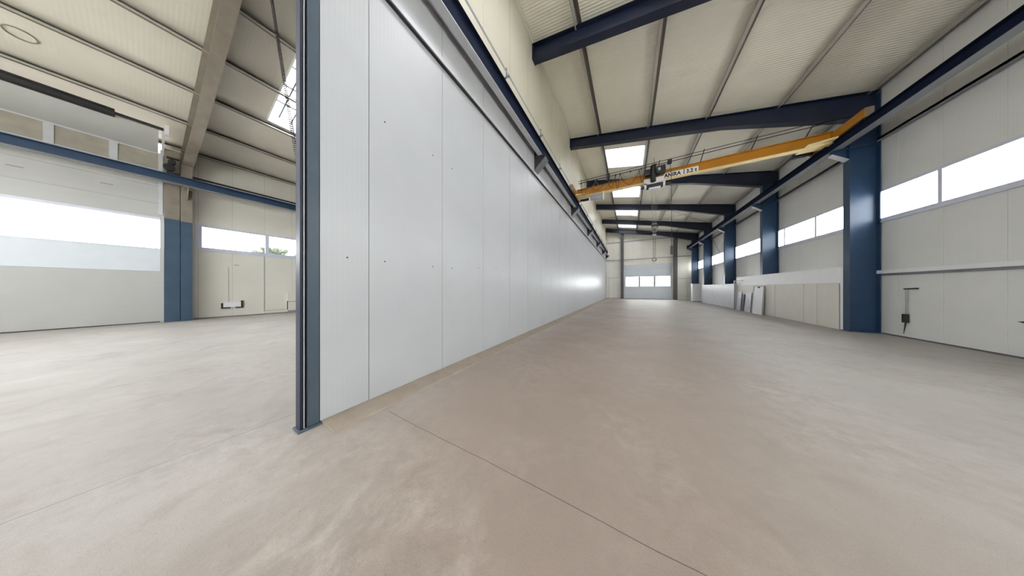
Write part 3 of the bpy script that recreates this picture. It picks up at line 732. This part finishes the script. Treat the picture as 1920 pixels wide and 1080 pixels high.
d = struct(MB().box(-.62,-.52,Y1-.02,Y1+.08,0,4.25).box(4.72,4.82,Y1-.02,Y1+.08,0,4.25).box(-.62,4.82,Y1-.02,Y1+.08,4.12,4.25).build('door_1', 'lilac'), 'pale sectional door with window strip in the far end wall', 'door')
MB().box(-.52,4.72,Y1+.01,Y1+.05,0,1.75).box(-.52,4.72,Y1+.01,Y1+.05,3.05,4.12).box(-.52,-.44,Y1+.01,Y1+.05,1.75,3.05).box(4.64,4.72,Y1+.01,Y1+.05,1.75,3.05).build('door_panel', 'bluedoor', d)
for x in (1.2, 2.95): MB().box(x-.11,x+.11,Y1-.02,Y1+.05,1.75,3.05).build('mullion', 'grey', d)
for a, b in ((-.44,1.12),(1.28,2.87),(3.03,4.64)): B(a,b,Y1+.025,Y1+.03,1.75,3.05).build('window_pane', 'glass', d)
MB().box(-.52,4.72,Y1-.01,Y1,0,.03).build('bottom_seal', 'dark', d)
struct(MB().box(-.7,4.9,Y1-.03,Y1,4.25,4.75).build('trim_8', 'bluedoor'), 'pale blue lintel strip above the far door', 'trim')

# ------------------------------------------------------------------ left hall: sectional door
XD = -17.95
d = struct(MB().box(XD-.05,XD+.005,.16,.28,0,7.6).box(XD-.05,XD+.06,DL0,DL0+.1,0,7.6).build('door_2', 'door'), 'huge sectional door with window band in the left hall', 'door')
zs = [0, 2.23, 3.22]
def pan(z0,z1,m): return MB().box(XD-.04, XD, DL0+.1, .16, z0+.006, z1-.006).build('door_panel', m, d)
pan(.03,2.23,'door'); pan(2.23,3.22,'bluedoor'); pan(4.58,5.2,'door'); pan(5.2,5.95,'door'); pan(5.95,6.66,'door')
MB().box(XD-.03,XD-.01,DL0+.1,.16,2.22,2.24).box(XD-.03,XD-.01,DL0+.1,.16,5.19,5.21).box(XD-.03,XD-.01,DL0+.1,.16,5.94,5.96).build('panel_gap', 'grey', d)
MB().box(XD-.05,XD+.0,DL0+.1,.16,-.01,.035).build('bottom_seal', 'dark', d)
MB().box(XD-.05,XD+.02,DL0+.1,.16,4.50,4.60).box(XD-.05,XD+.01,DL0+.1,.16,3.20,3.24).build('band_frame', 'lilac', d)
B(XD-.03,XD-.024,DL0+.1,.16,3.24,4.50).build('window_pane', 'glass', d)
B(XD-.03,XD-.01,DL0+.1,.16,6.68,7.36).build('upper_window_band', 'band', d)
MB().box(XD-.05,XD+.02,DL0+.1,.16,6.60,6.68).box(XD-.05,XD+.02,DL0+.1,.16,7.36,7.42).box(XD-.04,XD+.015,-1.92,-1.76,6.68,7.36).box(XD-.04,XD+.015,-.86,-.70,6.68,7.36).box(XD-.04,XD+.015,-3.2,-3.04,6.68,7.36).build('upper_band_frame', 'lgrey', d)
# bent part of the door following the roof
MB().hexa([(XD-.04,DL0+.1,7.42),(XD,DL0+.1,7.42),(XD,.12,7.42),(XD-.04,.12,7.42),(-16.75,DL0+.1,7.98),(-16.70,DL0+.1,7.94),(-16.70,.12,7.94),(-16.75,.12,7.98)]).build('door_panel', 'door', d)
MB().tube([(-16.62,DL0,8.0),(-16.62,.22,8.0)], .06, 14).build('spring_shaft', 'dark', d)
MB().tube([(-16.62,-4.6,8.0),(-16.62,-.7,8.0)], .15, 16).build('spring_drum', 'black', d)
MB().bar((XD,.22,7.3),(-16.6,.22,8.08),.06,.06).box(-17.9,-17.84,.12,.22,4.7,7.4).build('guide_track', 'lgrey', d)
MB().box(-16.75,-16.5,.24,.34,7.8,8.2).build('bearing_plate', 'white', d)
for y, z in ((-2.3,5.6),(-.9,5.62),(-1.8,7.55),(-.8,7.62)): MB().box(XD,XD+.03,y-.12,y+.12,z-.012,z+.012).build('panel_handle', 'grey', d)
# blue casing beside the column plus gear box
t = thing('door_guide_post', 'grey guide post between the sectional door and the blue column', 'post', (-17.8, .45, 0))
MB().box(-17.75,-17.6,.245,.61,4.55,7.6).build('upper_casing', 'brownsteel', t)
MB().box(-17.75,-17.58,.245,.61,0,4.55).build('lower_casing', 'plateleft', t)
MB().tube([(-17.5,.36,6.75),(-17.3,.36,6.75)], .14, 16).tube([(-17.5,.42,7.0),(-17.3,.42,7.0)], .10, 16).build('door_motor', 'black', t)
MB().box(-17.6,-17.5,.3,.6,6.55,6.62).box(-17.6,-17.5,.3,.6,7.2,7.26).build('motor_shelf', 'dark', t)
struct(MB().box(XL,-17.78,.30,.33,0,7.6).build('trim_9', 'door'), 'pale jamb beside the sectional door', 'trim')
# top filler of left wall above door
# left window
f = MB(); f.box(XL-.08,XL+.03,1.02,5.45,3.30,3.50); f.box(XL-.08,XL+.02,1.02,5.45,4.50,4.60); f.box(XL-.08,XL+.03,1.02,1.20,3.50,4.50); f.box(XL-.08,XL+.02,5.36,5.45,3.50,4.50)
wv = struct(f.build('window_10', 'lilac'), 'low wide window in the left wall showing a tree', 'window')
MB().box(XL-.07,XL+.01,3.22,3.36,3.5,4.5).build('mullion', 'lilac', wv)
B(XL-.04,XL-.034,1.2,3.22,3.5,4.5).build('window_pane', 'glass', wv); B(XL-.04,XL-.034,3.36,5.36,3.5,4.5).build('window_pane', 'glass', wv)
# things on the left wall
t = thing('socket_tray', 'white wall socket tray with black corners and a cable above', 'socket', (XL, 2.1, .6))
MB().box(XL,XL+.06,1.80,2.36,.50,.76).build('tray', 'white', t)
for a, b, z0, z1 in ((1.74,1.80,.48,.72),(1.74,2.02,.44,.50),(2.36,2.43,.48,.82),(2.18,2.43,.44,.50)): MB().box(XL,XL+.07,a,b,z0,z1).build('corner_guard', 'black', t)
MB().tube([(XL+.015,1.96,.76),(XL+.015,1.95,2.6)], .012, 6).build('cable', 'beige', t)
MB().box(XL,XL+.03,2.15,2.30,2.70,2.73).build('clip', 'grey', t)
t = thing('wall_box', 'beige low box with dark outline against the left wall by the post', 'box', (XL+.1, 4.35, .1))
MB().box(XL+.001,XL+.22,4.05,4.75,.14,1.22).build('body', 'cream_panel', t, bevel=.02)
MB().box(XL+.221,XL+.226,4.03,4.07,.2,.72).box(XL+.221,XL+.226,4.07,4.6,.66,.68).build('latch_strip', 'dark', t)
MB().box(XL+.05,XL+.2,4.1,4.7,0,.14).build('foot', 'grey', t)
struct(MB().box(XL,XL+.012,3.17,3.19,.2,3.3).box(XL,XL+.012,3.19,6.0,.19,.21).build('trim_10', 'grey'), 'thin grey seam framing a panel on the left wall', 'trim')
struct(MB().box(XL,XL+.10,.95,14,6.75,6.82).build('trim_11', 'dark'), 'dark girt line high on the left wall', 'trim')
# ceiling ring
o = MB().ring((-14.87,-1.85,ZL(-14.87)+PU-.02), .20, .012, (-.2,0,1), 32, 6).build('ceiling_ring', 'brownsteel'); tag(o, 'thin round ring mark fixed on the left hall ceiling', 'ring')
# coiled cable
pts = []
key = [(-8.75,9.86),(-8.5,9.36),(-7.95,7.95),(-7.50,6.80),(-7.22,6.10),(-6.87,5.2),(-6.60,4.6),(-6.2,3.4)]
N = 1500
seg = [math.dist(a,b) for a,b in zip(key[:-1],key[1:])]; L = sum(seg)
for i in range(N+1):
    s_ = L*i/N; k_ = 0
    while k_ < len(seg)-1 and s_ > seg[k_]: s_ -= seg[k_]; k_ += 1
    u = s_/seg[k_]; x = key[k_][0]+(key[k_+1][0]-key[k_][0])*u; z = key[k_][1]+(key[k_+1][1]-key[k_][1])*u
    a = i*2*math.pi/14
    pts.append((x+.028*math.cos(a), 1.62+.028*math.sin(a), z))
t = thing('coiled_cable', 'thin dark coiled cable hanging from the left hall roof by the partition end', 'cable', (-8.75,1.62,9.8))
MB().tube(pts, .008, 5).build('coil', 'dark', t)
MB().box(-6.26,-6.14,1.57,1.67,3.2,3.42).build('plug', 'dark', t)
MB().box(-8.82,-8.68,1.56,1.68,9.82,9.90).build('ceiling_hook', 'dark', t)

# ------------------------------------------------------------------ trees outside the left window
def tree(x, y, h_, r, lb, seed):
    t = thing('tree', lb, 'tree', (x, y, -.2), 'trees outside')
    MB().tube([(x,y,-.22),(x+.1,y,h_*.5),(x,y+.1,h_)], .16, 8, r1=.05).build('trunk', 'bark', t)
    c = MB(); rd = random.Random(seed)
    for i in range(70):
        a = rd.uniform(0, 6.28); q = rd.uniform(.2,1)*r; zz = rd.uniform(-.6,.75)
        q2 = q*math.sqrt(max(0,1-zz*zz))
        c.blob((x+q2*math.cos(a), y+q2*math.sin(a), h_+zz*r), rd.uniform(.12,.3), seed*100+i, 1)
    c.build('crown', 'leaf', t)
tree(-31, 6.0, 4.4, 1.35, 'pale green tree seen through the left hall window', 3)
tree(-34, 8.6, 4.3, 1.3, 'second pale tree further right through the left hall window', 5)
